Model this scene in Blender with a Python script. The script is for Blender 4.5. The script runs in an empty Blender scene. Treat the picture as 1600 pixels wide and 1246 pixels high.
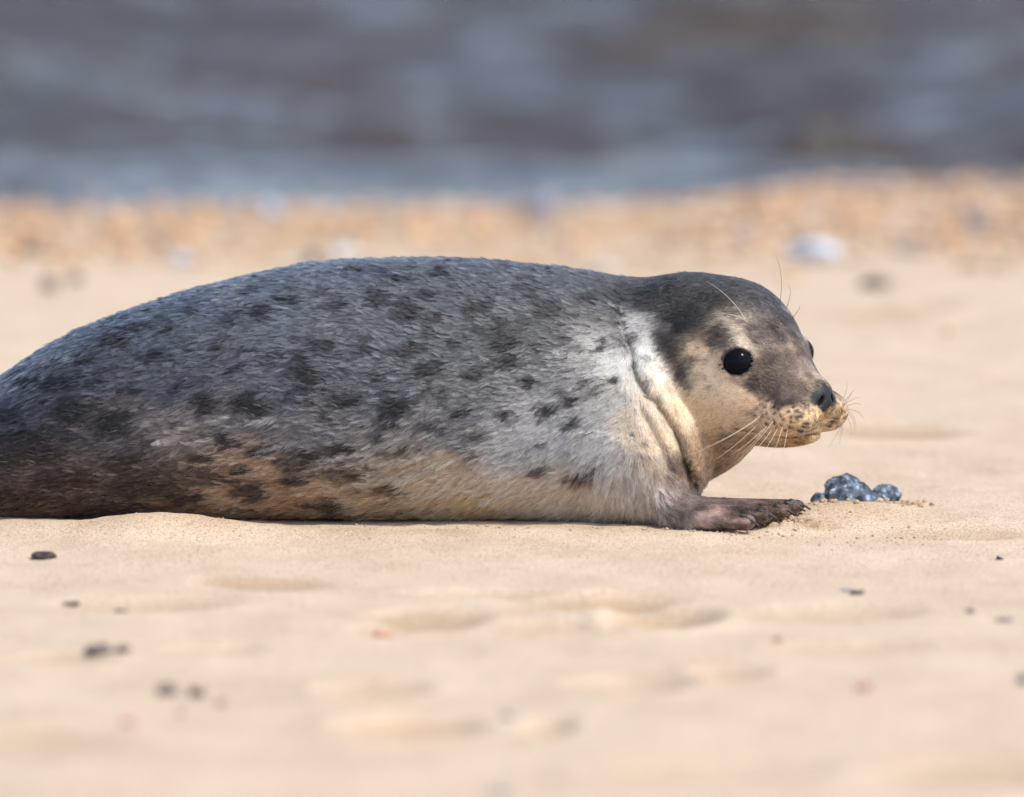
import bpy, math, random
import numpy as np
rng = np.random.default_rng(7)
random.seed(7)
sc = bpy.context.scene

# ------------------------------------------------------------------ camera, sky, sun, exposure
CAM = np.array([0.0, -8.0, 1.15]); FPX = 10256.0; PITCH = math.radians(7.23)
cam_d = bpy.data.cameras.new('camera'); cam = bpy.data.objects.new('camera', cam_d)
sc.collection.objects.link(cam); sc.camera = cam
cam.location = CAM; cam.rotation_euler = (math.pi/2 - PITCH, 0, 0)
cam_d.sensor_width = 36.0; cam_d.sensor_fit = 'HORIZONTAL'; cam_d.lens = FPX/1600*36.0
cam_d.clip_start = 0.1; cam_d.clip_end = 8000
cam_d.dof.use_dof = True; cam_d.dof.focus_distance = 7.93; cam_d.dof.aperture_fstop = 2.0
cam_d.dof.aperture_blades = 0

SUN_EL, SUN_AZ = math.radians(54), math.radians(126)      # azimuth from +Y (behind the seal) towards +X
w = bpy.data.worlds.new('World'); sc.world = w; w.use_nodes = True
nt = w.node_tree; bg = nt.nodes['Background']
sky = nt.nodes.new('ShaderNodeTexSky'); sky.sky_type = 'NISHITA'; sky.sun_disc = False
sky.sun_elevation = SUN_EL; sky.sun_rotation = SUN_AZ
sky.air_density = 0.8; sky.dust_density = 1.2; sky.ozone_density = 1.5
hs = nt.nodes.new('ShaderNodeHueSaturation'); hs.inputs['Saturation'].default_value = 0.78
nt.links.new(sky.outputs[0], hs.inputs['Color']); nt.links.new(hs.outputs[0], bg.inputs['Color'])
bg.inputs['Strength'].default_value = 0.14
sl = bpy.data.lights.new('sun', 'SUN'); so = bpy.data.objects.new('sun', sl); sc.collection.objects.link(so)
sl.energy = 2.0; sl.angle = math.radians(13); sl.color = (1.0, 0.95, 0.88)
d = np.array([math.sin(SUN_AZ)*math.cos(SUN_EL), math.cos(SUN_AZ)*math.cos(SUN_EL), math.sin(SUN_EL)])
from mathutils import Vector
so.rotation_euler = Vector(d).to_track_quat('Z', 'Y').to_euler()
so.location = (6, -3, 9)
sc.view_settings.view_transform = 'Standard'; sc.view_settings.look = 'None'
sc.view_settings.exposure = 1.12; sc.view_settings.gamma = 1.0; sc.view_settings.use_curve_mapping = False
sc.render.engine = 'CYCLES'
sc.cycles.use_denoising = True
sc.cycles.max_bounces = 8; sc.cycles.transparent_max_bounces = 8
sc.cycles_curves.shape = 'RIBBONS'

# ------------------------------------------------------------------ helpers
CP, SP = math.cos(PITCH), math.sin(PITCH)
def at(px, py, Y):
    """photo position on the vertical plane y=Y -> world point (used only to take measurements)"""
    dx = (px-800)/FPX; dz = (623-py)/FPX
    dirv = np.array([dx, CP + dz*SP, -SP + dz*CP]); t = (Y-CAM[1])/dirv[1]
    return CAM + dirv*t
def ground(px, py, z=0.0):
    dx = (px-800)/FPX; dz = (623-py)/FPX
    dirv = np.array([dx, CP + dz*SP, -SP + dz*CP]); t = (z-CAM[2])/dirv[2]
    return CAM + dirv*t
S0 = 0.000788
def plane_uv(X, Y, Z):                    # oblique side-on planar mapping of the animal, in photo-like units
    return 800 + X/S0, 793 - (Z + 0.144*Y)/S0
def lin(c):
    c = np.asarray(c, float)/255.0
    return np.where(c <= 0.04045, c/12.92, ((c+0.055)/1.055)**2.4)
def hash3(ix, iy, iz, seed):
    h = (ix*374761393 + iy*668265263 + iz*2147483647 + seed*974711) & 0xFFFFFFFF
    h = ((h ^ (h >> 13))*1274126177) & 0xFFFFFFFF
    h = ((h ^ (h >> 16))*2246822519) & 0xFFFFFFFF
    return ((h ^ (h >> 15)) & 0xFFFF)/65535.0
def noise3(x, y, z, seed=0):
    x = np.asarray(x, float); y = np.asarray(y, float)+0*x; z = np.asarray(z, float)+0*x
    ix, iy, iz = np.floor(x).astype(np.int64), np.floor(y).astype(np.int64), np.floor(z).astype(np.int64)
    fx, fy, fz = x-ix, y-iy, z-iz
    ux, uy, uz = [f*f*f*(f*(f*6-15)+10) for f in (fx, fy, fz)]
    r = 0
    for a in (0, 1):
        for b in (0, 1):
            for c in (0, 1):
                r = r + hash3(ix+a, iy+b, iz+c, seed)*(ux if a else 1-ux)*(uy if b else 1-uy)*(uz if c else 1-uz)
    return r*2-1
def fbm(x, y, z, seed=0, oct=3):
    r, a, f = 0, 1.0, 1.0
    for i in range(oct):
        r = r + a*noise3(np.asarray(x)*f, np.asarray(y)*f, np.asarray(z)*f, seed+i*17); a *= .5; f *= 2.03
    return r
def smin(a, b, k):
    h = np.clip(0.5+0.5*(b-a)/k, 0, 1); return b*(1-h)+a*h-k*h*(1-h)
def smax(a, b, k): return -smin(-a, -b, k)
def sstep(e0, e1, x):
    t = np.clip((x-e0)/(e1-e0), 0, 1); return t*t*(3-2*t)
def ell(P, c, r):
    q = (P-np.asarray(c))/np.asarray(r); k0 = np.sqrt((q*q).sum(1))+1e-9
    q2 = q/np.asarray(r); k1 = np.sqrt((q2*q2).sum(1))+1e-9
    return k0*(k0-1)/k1
def cap(P, a, b, ra, rb):
    a = np.asarray(a); b = np.asarray(b); ab = b-a
    t = np.clip(((P-a)@ab)/(ab@ab), 0, 1)
    return np.sqrt(((P-a-t[:, None]*ab)**2).sum(1)) - (ra+(rb-ra)*t)

def mesh_obj(name, V, F, mat, parent=None, smooth=True):
    me = bpy.data.meshes.new(name)
    V = np.asarray(V, np.float32); 
    if isinstance(F, np.ndarray):
        n, k = F.shape
        me.vertices.add(len(V)); me.vertices.foreach_set('co', V.ravel())
        me.loops.add(n*k); me.loops.foreach_set('vertex_index', F.astype(np.int32).ravel())
        me.polygons.add(n); me.polygons.foreach_set('loop_start', np.arange(0, n*k, k, dtype=np.int32))
        me.update(calc_edges=True)
    else:
        me.from_pydata([tuple(map(float, v)) for v in V], [], F); me.update()
    if smooth: me.polygons.foreach_set('use_smooth', np.ones(len(me.polygons), bool))
    me.materials.append(mat)
    o = bpy.data.objects.new(name, me); sc.collection.objects.link(o)
    if parent is not None: o.parent = parent
    return o
def set_color(me, col, name='pigment'):
    a = me.color_attributes.new(name, 'FLOAT_COLOR', 'POINT')
    c = np.ones((len(me.vertices), 4), np.float32); c[:, :3] = col; a.data.foreach_set('color', c.ravel())
def tag(o, label, cat=None, group=None, kind=None):
    o['label'] = label
    if cat: o['category'] = cat
    if group: o['group'] = group
    if kind: o['kind'] = kind
    return o

def surface_nets(sdf, xs, ys, zs, band=0.05):
    """mesh of sdf=0 on a rectilinear grid, evaluated finely only near the surface"""
    nx, ny, nz = len(xs), len(ys), len(zs)
    st = 5
    cx, cy, cz = [np.unique(np.r_[np.arange(0, n, st), n-1]) for n in (nx, ny, nz)]
    g = np.stack(np.meshgrid(xs[cx], ys[cy], zs[cz], indexing='ij'), -1).reshape(-1, 3)
    dc = sdf(g).reshape(len(cx), len(cy), len(cz))
    near = np.abs(dc) < band
    nn = near.copy()
    for ax in range(3):
        m = nn.copy(); 
        sl1 = [slice(None)]*3; sl2 = [slice(None)]*3; sl1[ax] = slice(1, None); sl2[ax] = slice(None, -1)
        m[tuple(sl1)] |= nn[tuple(sl2)]; m[tuple(sl2)] |= nn[tuple(sl1)]; nn = m
    ixs = np.minimum(np.arange(nx)//st, len(cx)-1); iys = np.minimum(np.arange(ny)//st, len(cy)-1); izs = np.minimum(np.arange(nz)//st, len(cz)-1)
    D = dc[np.ix_(ixs, iys, izs)].astype(np.float32); M = nn[np.ix_(ixs, iys, izs)]
    idx = np.argwhere(M)
    vals = np.empty(len(idx), np.float32)
    for i in range(0, len(idx), 400000):
        j = idx[i:i+400000]
        vals[i:i+400000] = sdf(np.stack([xs[j[:, 0]], ys[j[:, 1]], zs[j[:, 2]]], 1))
    D[idx[:, 0], idx[:, 1], idx[:, 2]] = vals
    ins = D < 0
    cnt = np.zeros((nx-1, ny-1, nz-1), np.int8)
    for a in (0, 1):
        for b in (0, 1):
            for c in (0, 1):
                cnt += ins[a:nx-1+a, b:ny-1+b, c:nz-1+c]
    cells = np.argwhere((cnt > 0) & (cnt < 8))
    vid = -np.ones((nx-1, ny-1, nz-1), np.int32); vid[cells[:, 0], cells[:, 1], cells[:, 2]] = np.arange(len(cells))
    V = np.zeros((len(cells), 3)); W = np.zeros(len(cells))
    co = [(a, b, c) for a in (0, 1) for b in (0, 1) for c in (0, 1)]
    G = (xs, ys, zs)
    for p in co:
        for ax in range(3):
            if p[ax]: continue
            q = list(p); q[ax] = 1
            i0 = cells+np.array(p); i1 = cells+np.array(q)
            d0 = D[i0[:, 0], i0[:, 1], i0[:, 2]]; d1 = D[i1[:, 0], i1[:, 1], i1[:, 2]]
            m = (d0 < 0) != (d1 < 0); t = np.where(m, d0/np.where(m, d0-d1, 1), 0)
            for k in range(3):
                V[:, k] += np.where(m, G[k][i0[:, k]]*(1-t)+G[k][i1[:, k]]*t, 0)
            W += m
    V /= W[:, None]
    F = []
    for ax in range(3):
        sl1 = [slice(None)]*3; sl2 = [slice(None)]*3; sl1[ax] = slice(1, None); sl2[ax] = slice(None, -1)
        ch = np.argwhere(ins[tuple(sl1)] != ins[tuple(sl2)])
        o1, o2 = [(1, 2), (2, 0), (0, 1)][ax]
        ok = (ch[:, o1] > 0) & (ch[:, o2] > 0) & (ch[:, o1] < (nx, ny, nz)[o1]-1) & (ch[:, o2] < (nx, ny, nz)[o2]-1)
        ch = ch[ok]; quad = []
        for (a, b) in ((-1, -1), (0, -1), (0, 0), (-1, 0)):
            c = ch.copy(); c[:, o1] += a; c[:, o2] += b; quad.append(vid[c[:, 0], c[:, 1], c[:, 2]])
        quad = np.stack(quad, 1)
        flip = ~ins[ch[:, 0], ch[:, 1], ch[:, 2]]
        quad[flip] = quad[flip][:, ::-1]; F.append(quad)
    F = np.concatenate(F); F = F[(F >= 0).all(1)]
    return V, F
def grad(sdf, P, e=0.0012):
    g = np.stack([sdf(P+np.array(v)*e)-sdf(P-np.array(v)*e) for v in ((1, 0, 0), (0, 1, 0), (0, 0, 1))], 1)/(2*e)
    return g
def project(sdf, V, it=3):
    for _ in range(it):
        dv = sdf(V); g = grad(sdf, V); n2 = (g*g).sum(1)+1e-6
        V = V - np.clip(dv/n2, -.006, .006)[:, None]*g
    return V

# ------------------------------------------------------------------ materials
def new_mat(name):
    m = bpy.data.materials.new(name); m.use_nodes = True
    return m, m.node_tree, m.node_tree.nodes['Principled BSDF']
def N(t, typ, **kw):
    n = t.nodes.new(typ)
    for k, v in kw.items():
        if k in n.inputs: n.inputs[k].default_value = v
        else: setattr(n, k, v)
    return n
def ramp(t, stops):
    r = t.nodes.new('ShaderNodeValToRGB'); e = r.color_ramp.elements
    while len(e) < len(stops): e.new(0.5)
    for el, (p, c) in zip(e, stops): el.position = p; el.color = (*c, 1)
    return r

def sand_material():
    m, t, b = new_mat('sand')
    co = N(t, 'ShaderNodeNewGeometry')
    at_ = N(t, 'ShaderNodeAttribute', attribute_name='pigment')
    n1 = N(t, 'ShaderNodeTexNoise', Scale=380.0, Detail=2.0); t.links.new(co.outputs['Position'], n1.inputs['Vector'])
    n2 = N(t, 'ShaderNodeTexNoise', Scale=9.0, Detail=4.0); t.links.new(co.outputs['Position'], n2.inputs['Vector'])
    r1 = ramp(t, [(0.32, (0.45, 0.42, 0.40)), (0.45, (0.93, 0.93, 0.93)), (0.6, (1.0, 1.0, 1.0)), (0.75, (1.2, 1.18, 1.15))])
    t.links.new(n1.outputs[0], r1.inputs[0])
    r2 = ramp(t, [(0.35, (0.93, 0.91, 0.88)), (0.65, (1.04, 1.04, 1.04))]); t.links.new(n2.outputs[0], r2.inputs[0])
    m1 = N(t, 'ShaderNodeMixRGB', blend_type='MULTIPLY'); m1.inputs[0].default_value = 1
    m2 = N(t, 'ShaderNodeMixRGB', blend_type='MULTIPLY'); m2.inputs[0].default_value = 1
    t.links.new(at_.outputs['Color'], m1.inputs[1]); t.links.new(r1.outputs[0], m1.inputs[2])
    t.links.new(m1.outputs[0], m2.inputs[1]); t.links.new(r2.outputs[0], m2.inputs[2])
    t.links.new(m2.outputs[0], b.inputs['Base Color'])
    b.inputs['Roughness'].default_value = 0.95; b.inputs['Specular IOR Level'].default_value = 0.15
    n3 = N(t, 'ShaderNodeTexNoise', Scale=260.0, Detail=3.0, Roughness=0.75); t.links.new(co.outputs['Position'], n3.inputs['Vector'])
    bu = N(t, 'ShaderNodeBump', Strength=0.8, Distance=0.003)
    t.links.new(n3.outputs[0], bu.inputs['Height']); t.links.new(bu.outputs[0], b.inputs['Normal'])
    return m
def pebble_material(name):
    m, t, b = new_mat(name)
    a = N(t, 'ShaderNodeAttribute', attribute_name='pigment')
    co = N(t, 'ShaderNodeNewGeometry')
    n = N(t, 'ShaderNodeTexNoise', Scale=140.0, Detail=4.0); t.links.new(co.outputs['Position'], n.inputs['Vector'])
    r = ramp(t, [(0.3, (0.6, 0.6, 0.6)), (0.7, (1.25, 1.25, 1.25))]); t.links.new(n.outputs[0], r.inputs[0])
    mx = N(t, 'ShaderNodeMixRGB', blend_type='MULTIPLY'); mx.inputs[0].default_value = 1
    t.links.new(a.outputs['Color'], mx.inputs[1]); t.links.new(r.outputs[0], mx.inputs[2])
    t.links.new(mx.outputs[0], b.inputs['Base Color']); b.inputs['Roughness'].default_value = 0.55
    bu = N(t, 'ShaderNodeBump', Strength=0.4, Distance=0.002); t.links.new(n.outputs[0], bu.inputs['Height'])
    t.links.new(bu.outputs[0], b.inputs['Normal'])
    return m
def flint_material():
    m, t, b = new_mat('flint')
    co = N(t, 'ShaderNodeNewGeometry')
    n = N(t, 'ShaderNodeTexNoise', Scale=75.0, Detail=6.0, Roughness=0.65); t.links.new(co.outputs['Position'], n.inputs['Vector'])
    n2 = N(t, 'ShaderNodeTexNoise', Scale=420.0, Detail=3.0); t.links.new(co.outputs['Position'], n2.inputs['Vector'])
    r = ramp(t, [(0.40, (0.02, 0.025, 0.034)), (0.50, (0.06, 0.082, 0.112)), (0.58, (0.15, 0.205, 0.265)), (0.66, (0.52, 0.57, 0.61))])
    mm = N(t, 'ShaderNodeMath', operation='MULTIPLY_ADD'); mm.inputs[1].default_value = 0.12; 
    ad = N(t, 'ShaderNodeMath', operation='ADD'); ad.inputs[1].default_value = -0.06
    t.links.new(n2.outputs[0], mm.inputs[0]); t.links.new(n.outputs[0], mm.inputs[2]); t.links.new(mm.outputs[0], ad.inputs[0])
    t.links.new(ad.outputs[0], r.inputs[0]); t.links.new(r.outputs[0], b.inputs['Base Color'])
    b.inputs['Roughness'].default_value = 0.75
    bu = N(t, 'ShaderNodeBump', Strength=0.6, Distance=0.003); t.links.new(ad.outputs[0], bu.inputs['Height'])
    t.links.new(bu.outputs[0], b.inputs['Normal'])
    return m
def water_material():
    m, t, b = new_mat('sea_water')
    co = N(t, 'ShaderNodeNewGeometry')
    n = N(t, 'ShaderNodeTexNoise', Scale=1.3, Detail=3.0); t.links.new(co.outputs['Position'], n.inputs['Vector'])
    r = ramp(t, [(0.35, (0.045, 0.032, 0.024)), (0.65, (0.05, 0.05, 0.052))]); t.links.new(n.outputs[0], r.inputs[0])
    t.links.new(r.outputs[0], b.inputs['Base Color'])
    b.inputs['Roughness'].default_value = 0.13; b.inputs['IOR'].default_value = 1.33
    n2 = N(t, 'ShaderNodeTexNoise', Scale=14.0, Detail=4.0); t.links.new(co.outputs['Position'], n2.inputs['Vector'])
    bu = N(t, 'ShaderNodeBump', Strength=0.8, Distance=0.06); t.links.new(n2.outputs[0], bu.inputs['Height'])
    t.links.new(bu.outputs[0], b.inputs['Normal'])
    return m
SAND = sand_material(); PEB = pebble_material('pebble'); FLINT = flint_material(); WATER = water_material()

# ------------------------------------------------------------------ sand
def axis(segs):
    out = []
    for a, b, st in segs: out.append(np.linspace(a, b, max(2, int(round((b-a)/st))+1))[:-1])
    out.append([segs[-1][1]]); return np.concatenate(out)
gx = axis([(-2500, -400, 700), (-400, -40, 60), (-40, -4, 3), (-4, -1.2, .12), (-1.2, -.75, .012), (-.75, .75, .0042), (.75, 1.2, .012), (1.2, 4, .12), (4, 40, 3), (40, 400, 60), (400, 2500, 700)])
gy = axis([(-400, -40, 60), (-40, -6, 2), (-6, -2.2, .1), (-2.2, -.5, .011), (-.5, -.02, .0034), (-.02, .4, .007), (.4, 2.0, .02), (2.0, 6, .04), (6, 20, .8), (20, 200, 30), (200, 4000, 800)])
GX, GY = np.meshgrid(gx, gy, indexing='xy')
# hollows scuffed in the sand: photo x, y, half length, half height (photo units), depth in mm, tint 0..1
HOLLOWS = [(410, 908, 95, 14, 3, .75), (680, 965, 85, 16, 5, .7), (600, 983, 50, 8, 3, .4), (930, 938, 120, 12, 8, .75), (1035, 966, 75, 15, 12, .8),
           (870, 975, 110, 10, 5, .4), (580, 1078, 75, 11, 11, .8), (640, 1136, 95, 16, 13, .8), (855, 1135, 40, 12, 8, .6), (1145, 1052, 55, 11, 6, .5),
           (1370, 495, 90, 9, 5, .6), (1455, 479, 45, 8, 5, .6), (1395, 672, 90, 12, 5, .6), (230, 945, 130, 12, 4, .4), (90, 1032, 80, 10, 6, .5),
           (980, 1070, 90, 14, 6, .35), (1300, 955, 120, 12, 5, .35), (60, 1160, 120, 20, 6, .3), (1330, 1010, 100, 10, 4, .3), (760, 925, 120, 9, 4, .3),
           (330, 1018, 70, 8, 4, .35), (1500, 1200, 130, 20, 6, .3), (1100, 1200, 160, 20, 5, .25), (430, 412, 70, 8, 5, .7), (940, 398, 40, 8, 5, .6), (1500, 830, 130, 9, 3, .45)]
def sand_height(X, Y):
    z = 0.006*fbm(X*1.7, Y*1.1, 0*X, 3, 3) + 0.0022*fbm(X*9, Y*6, 0*X, 5, 3)
    near = np.exp(-((Y+.1)/.6)**2)
    z = z*(1-.4*near) + near*0.0009*fbm(X*45, Y*40, 0*X, 9, 2)
    tint = 0*z
    for (px, py, hx, hy, dep, tn) in HOLLOWS:
        c = ground(px, py); c1 = ground(px+hx, py); c2 = ground(px, py+hy)
        rx = abs(c1[0]-c[0]); ry = abs(c2[1]-c[1])
        wob = .35*noise3(X*14+px, Y*6, 0*X, 21)
        q = ((X-c[0])/rx)**2+((Y-c[1])/ry)**2+wob
        f = np.exp(-np.clip(q, 0, 30)**1.3)
        z = z - f*dep*0.001*2.1 + 0.0005*dep*np.exp(-((np.sqrt(np.clip(q, 0, 99))-1.35)/.3)**2)
        tint = np.maximum(tint, tn*sstep(.08, .7, f))
    # bank of sand pushed up along the flank
    def bump(px, Y0, rx, ry, h): 
        x0 = (px-800)*S0*(Y0+8)/8.08
        return h*np.exp(-((X-x0)/rx)**2-((Y-Y0)/ry)**2)
    z = z + bump(225, -.195, .10, .05, .017) + bump(330, -.19, .09, .04, .006) + bump(30, -.17, .06, .06, .004)
    z = z + bump(560, -.2, .12, .05, .004) + bump(1060, -.25, .06, .03, .006) + bump(940, -.21, .09, .03, .004)
    # mound between flipper claws and the flints
    z = z + bump(1300, -.085, .075, .06, .016) + bump(1385, -.03, .07, .07, .008) + bump(1235, -.20, .035, .022, .010)
    lump = sstep(.1, .6, np.exp(-((X-.345)/.05)**2-((Y+.175)/.035)**2))
    z = z + lump*.006*np.clip(fbm(X*70, Y*55, 0*X, 31, 3), -.2, 1.2)
    tint = np.maximum(tint, lump*.75)
    tint = np.maximum(tint, .5*np.exp(-((X-.43)/.09)**2-((Y+.09)/.05)**2))
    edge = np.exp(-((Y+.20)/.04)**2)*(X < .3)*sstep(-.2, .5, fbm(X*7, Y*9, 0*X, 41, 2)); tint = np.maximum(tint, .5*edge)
    tint = np.maximum(tint, .75*sstep(2.3, 3.6, Y+.5*fbm(X*1.5, Y*1.5, 0*X, 45, 2)))
    shore = sstep(3.55, 4.7, Y)
    z = z - shore*.05 - sstep(4.2, 9, Y)*.5 - sstep(9, 60, Y)*1.5
    z = z + sstep(3.0, 3.8, Y)*(1-sstep(4.7, 5.4, Y))*(.008*fbm(X*3, Y*3, 0*X, 51, 3)+.022*fbm(X*1.1, Y*1.3, 0*X, 53, 2))
    return z, np.clip(tint, 0, 1)
GZ, GT = sand_height(GX, GY)
V = np.stack([GX, GY, GZ], -1).reshape(-1, 3)
ny_, nx_ = GX.shape
i = (np.arange(ny_-1)[:, None]*nx_+np.arange(nx_-1)[None, :]).ravel()
sand = mesh_obj('sand', V, np.stack([i, i+1, i+nx_+1, i+nx_], 1), SAND); sand['kind'] = 'structure'
dry = np.array([.55, .432, .318]); damp = np.array([.38, .255, .145])
tt = GT.reshape(-1, 1)*.8
tt = np.clip(tt + .10*np.clip(fbm(V[:, 0]*4, V[:, 1]*3, 0*V[:, 0], 61, 3), 0, 1)[:, None], 0, 1)
colr = dry*(1-tt)+damp*tt
wet = (sstep(4.0, 4.45, V[:, 1]+.12*fbm(V[:, 0]*2, V[:, 1]*2, 0*V[:, 0], 71, 2)))[:, None]
colr = colr*(1-wet)+np.array([.2, .14, .09])*wet
set_color(sand.data, colr)
def sand_z(x, y): return float(sand_height(np.array([x]), np.array([y]))[0][0])

# ------------------------------------------------------------------ sea
wy = axis([(4.0, 12, .035), (12, 40, .4), (40, 400, 20), (400, 6000, 800)])
wx = axis([(-3000, -300, 500), (-300, -20, 20), (-20, -2.2, .5), (-2.2, 2.2, .03), (2.2, 20, .5), (20, 300, 20), (300, 3000, 500)])
WX, WY = np.meshgrid(wx, wy)
fade = 1-sstep(30, 120, np.abs(WX)+WY)
grow = sstep(4.0, 6.0, WY)
WZ = -.035 + fade*grow*(.15*fbm(WX*.45, WY*.9, 0*WX, 81, 2)+.065*fbm(WX*1.5, WY*3.0, 0*WX, 85, 3)) + (1-grow)*.004*fbm(WX*3, WY*5, 0*WX, 88, 2)
V = np.stack([WX, WY, WZ], -1).reshape(-1, 3); ny_, nx_ = WX.shape
i = (np.arange(ny_-1)[:, None]*nx_+np.arange(nx_-1)[None, :]).ravel()
sea = mesh_obj('water', V, np.stack([i, i+1, i+nx_+1, i+nx_], 1), WATER); sea['kind'] = 'structure'

# ------------------------------------------------------------------ pebbles
def ico(sub=2):
    import bmesh
    bm = bmesh.new(); bmesh.ops.create_icosphere(bm, subdivisions=sub, radius=1)
    V = np.array([v.co[:] for v in bm.verts]); F = np.array([[v.index for v in f.verts] for f in bm.faces]); bm.free()
    return V, F
ICO1, ICO2, ICO3 = ico(1), ico(2), ico(3)
def pebble_shape(base, seed, rough=.28):
    V, F = base
    r = 1+rough*fbm(V[:, 0]*1.1+seed*3.1, V[:, 1]*1.1, V[:, 2]*1.1, seed, 3)
    return V*r[:, None], F
# shingle bank at the tideline: uncountable
Vs, Fs, Cs = [], [], []; off = 0
shapes = [pebble_shape(ICO1, 100+k) for k in range(12)]
pal = .45*lin((214, 172, 128))+.55*lin([(215, 165, 115), (200, 150, 100), (190, 140, 90), (150, 115, 85), (215, 190, 160), (120, 105, 95), (95, 88, 88), (170, 170, 178), (225, 215, 205), (200, 150, 95), (110, 80, 60)])
n_p = 7500
for k in range(n_p):
    y = 2.7+2.2*rng.random()**.8; x = rng.uniform(-1.7, 1.7)
    dens = .35+.65*sstep(-.3, .4, float(fbm(np.array([x*1.3]), np.array([y*1.6]), 0, 91, 2)[0]))
    if rng.random() > dens*sstep(2.5, 3.7, y): continue
    r = .007+.015*rng.random()**2.2
    Vp, Fp = shapes[k % 12]; a = rng.uniform(0, 6.28); c, s = math.cos(a), math.sin(a)
    sx, sy, sz = r*rng.uniform(.9, 1.5), r*rng.uniform(.8, 1.1), r*rng.uniform(.45, .75)
    Q = Vp*np.array([sx, sy, sz]); Q = np.stack([Q[:, 0]*c-Q[:, 1]*s, Q[:, 0]*s+Q[:, 1]*c, Q[:, 2]], 1)
    Vs.append(Q+np.array([x, y, 0])); Fs.append(Fp+off); off += len(Vp)
    Cs.append(np.repeat(pal[rng.integers(len(pal))][None]*rng.uniform(.7, 1.0), len(Vp), 0))
Vs = np.concatenate(Vs); cxy = Vs[:, :2]
Vs[:, 2] += sand_height(Vs[:, 0], Vs[:, 1])[0]+.003
shingle = mesh_obj('shingle', Vs, np.concatenate(Fs), PEB); set_color(shingle.data, np.concatenate(Cs))
tag(shingle, 'band of small blurred pebbles along the water edge', 'shingle', kind='stuff')

def stone(name, px, py, wpx, hpx, rgb, seed, label, cat='pebble', depth=.8, group=None, tilt=0, rough=.42, rgb2=None):
    c = ground(px, py+hpx*.3); sc_ = (c[1]+8)/FPX
    rx, rz = wpx*.5*sc_, hpx*.5*sc_*(.8 if c[1] < 0 else 1)
    V, F = pebble_shape(ICO3, seed, rough)
    V = V/np.abs(V).max(0)
    V = V*np.array([rx, rx*depth, rz*1.15]); ca, sa = math.cos(tilt), math.sin(tilt)
    V = np.stack([V[:, 0]*ca-V[:, 2]*sa, V[:, 1], V[:, 0]*sa+V[:, 2]*ca], 1)
    o = mesh_obj(name, V, F, PEB)
    col = np.repeat(lin(rgb)[None], len(V), 0)
    if rgb2 is not None:
        k = sstep(-.1, .25, fbm(V[:, 0]/rx*1.4, V[:, 1]/rx, V[:, 2]/rx, seed+5, 2))[:, None]; col = col*(1-k)+lin(rgb2)*k
    set_color(o.data, col)
    o.location = (c[0], c[1], sand_z(c[0], c[1])+rz*.62)
    tag(o, label, cat, group); return o
G1, G2 = 'stones lying behind the seal', 'stones and chips lying in front of the seal'
stone('pebble', 1275, 400, 92, 34, (198, 203, 212), 1, 'large white blurred stone behind the seal head', 'stone', group=G1)
stone('pebble', 1262, 378, 46, 22, (90, 78, 72), 2, 'dark brown stone just behind the large white stone', 'stone', group=G1)
stone('pebble', 1365, 445, 62, 24, (70, 62, 55), 3, 'dark oblong stone on open sand right of the seal head', 'stone', group=G1)
stone('pebble', 489, 400, 24, 26, (70, 72, 82), 4, 'small dark grey stone peeping over the back of the seal', 'stone', group=G1)
stone('pebble', 540, 396, 66, 34, (190, 184, 178), 5, 'pale stone beside the small dark one above the seal back', 'stone', group=G1)
stone('pebble', 80, 444, 34, 26, (120, 104, 90), 6, 'brown stone at far left, left one of a touching pair', 'stone', group=G1)
stone('pebble', 117, 434, 30, 22, (118, 104, 92), 7, 'brown stone at far left, right one of a touching pair', 'stone', group=G1)
stone('pebble', 45, 382, 36, 44, (140, 115, 98), 8, 'upright tan stone at the far left of the shingle', 'stone', group=G1)
stone('pebble', 420, 318, 40, 40, (165, 170, 185), 9, 'pale blue grey stone at the water edge above the seal back', 'stone', group=G1)
stone('pebble', 287, 400, 44, 28, (190, 190, 195), 10, 'pale grey stone on sand left of the seal hump', 'stone', group=G1)
stone('pebble', 848, 318, 56, 60, (135, 132, 140), 11, 'grey stone at the water edge above the seal shoulder', 'stone', group=G1)
stone('pebble', 950, 418, 70, 24, (195, 182, 165), 12, 'pale flat stone just above the seal neck', 'stone', group=G1)
stone('pebble', 1525, 345, 60, 34, (120, 115, 118), 13, 'grey stone in the shingle at the far right', 'stone', group=G1)
stone('pebble', 1420, 388, 46, 20, (150, 138, 130), 14, 'grey brown stone in the shingle right of the white stone', 'stone', group=G1)
stone('pebble', 1235, 436, 40, 14, (200, 165, 120), 15, 'tan flat stone on sand close above the seal head', 'stone', group=G1)
stone('pebble', 1482, 521, 18, 14, (190, 150, 112), 16, 'tiny tan pebble alone on sand at right', 'pebble', group=G1)
stone('pebble', 68, 867, 44, 17, (92, 58, 28), 20, 'sharp brown and black stone in front of the seal flank', 'stone', rgb2=(32, 26, 26), rough=.45, group=G2)
stone('chip', 1562, 867, 15, 8, (40, 28, 30), 21, 'tiny dark chip at the right edge near the flints', 'chip', tilt=-.5, rough=.5, group=G2)
stone('chip', 1340, 922, 28, 10, (52, 52, 64), 22, 'dark grey chip on sand below the blue flints', 'chip', tilt=-.15, rough=.5, group=G2)
stone('chip', 1322, 919, 18, 6, (150, 150, 165), 23, 'pale sliver touching the dark grey chip below the flints', 'chip', rough=.4, group=G2)
stone('chip', 112, 940, 36, 9, (72, 52, 46), 24, 'thin dark brown chip left of its smaller twin', 'chip', rough=.5, group=G2)
stone('chip', 189, 948, 24, 8, (78, 60, 54), 25, 'small dark brown chip right of a longer one', 'chip', rough=.5, group=G2)
stone('pebble', 155, 1018, 48, 17, (92, 78, 76), 26, 'slate grey blurred pebble, left one of a pair', 'pebble', group=G2)
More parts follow.
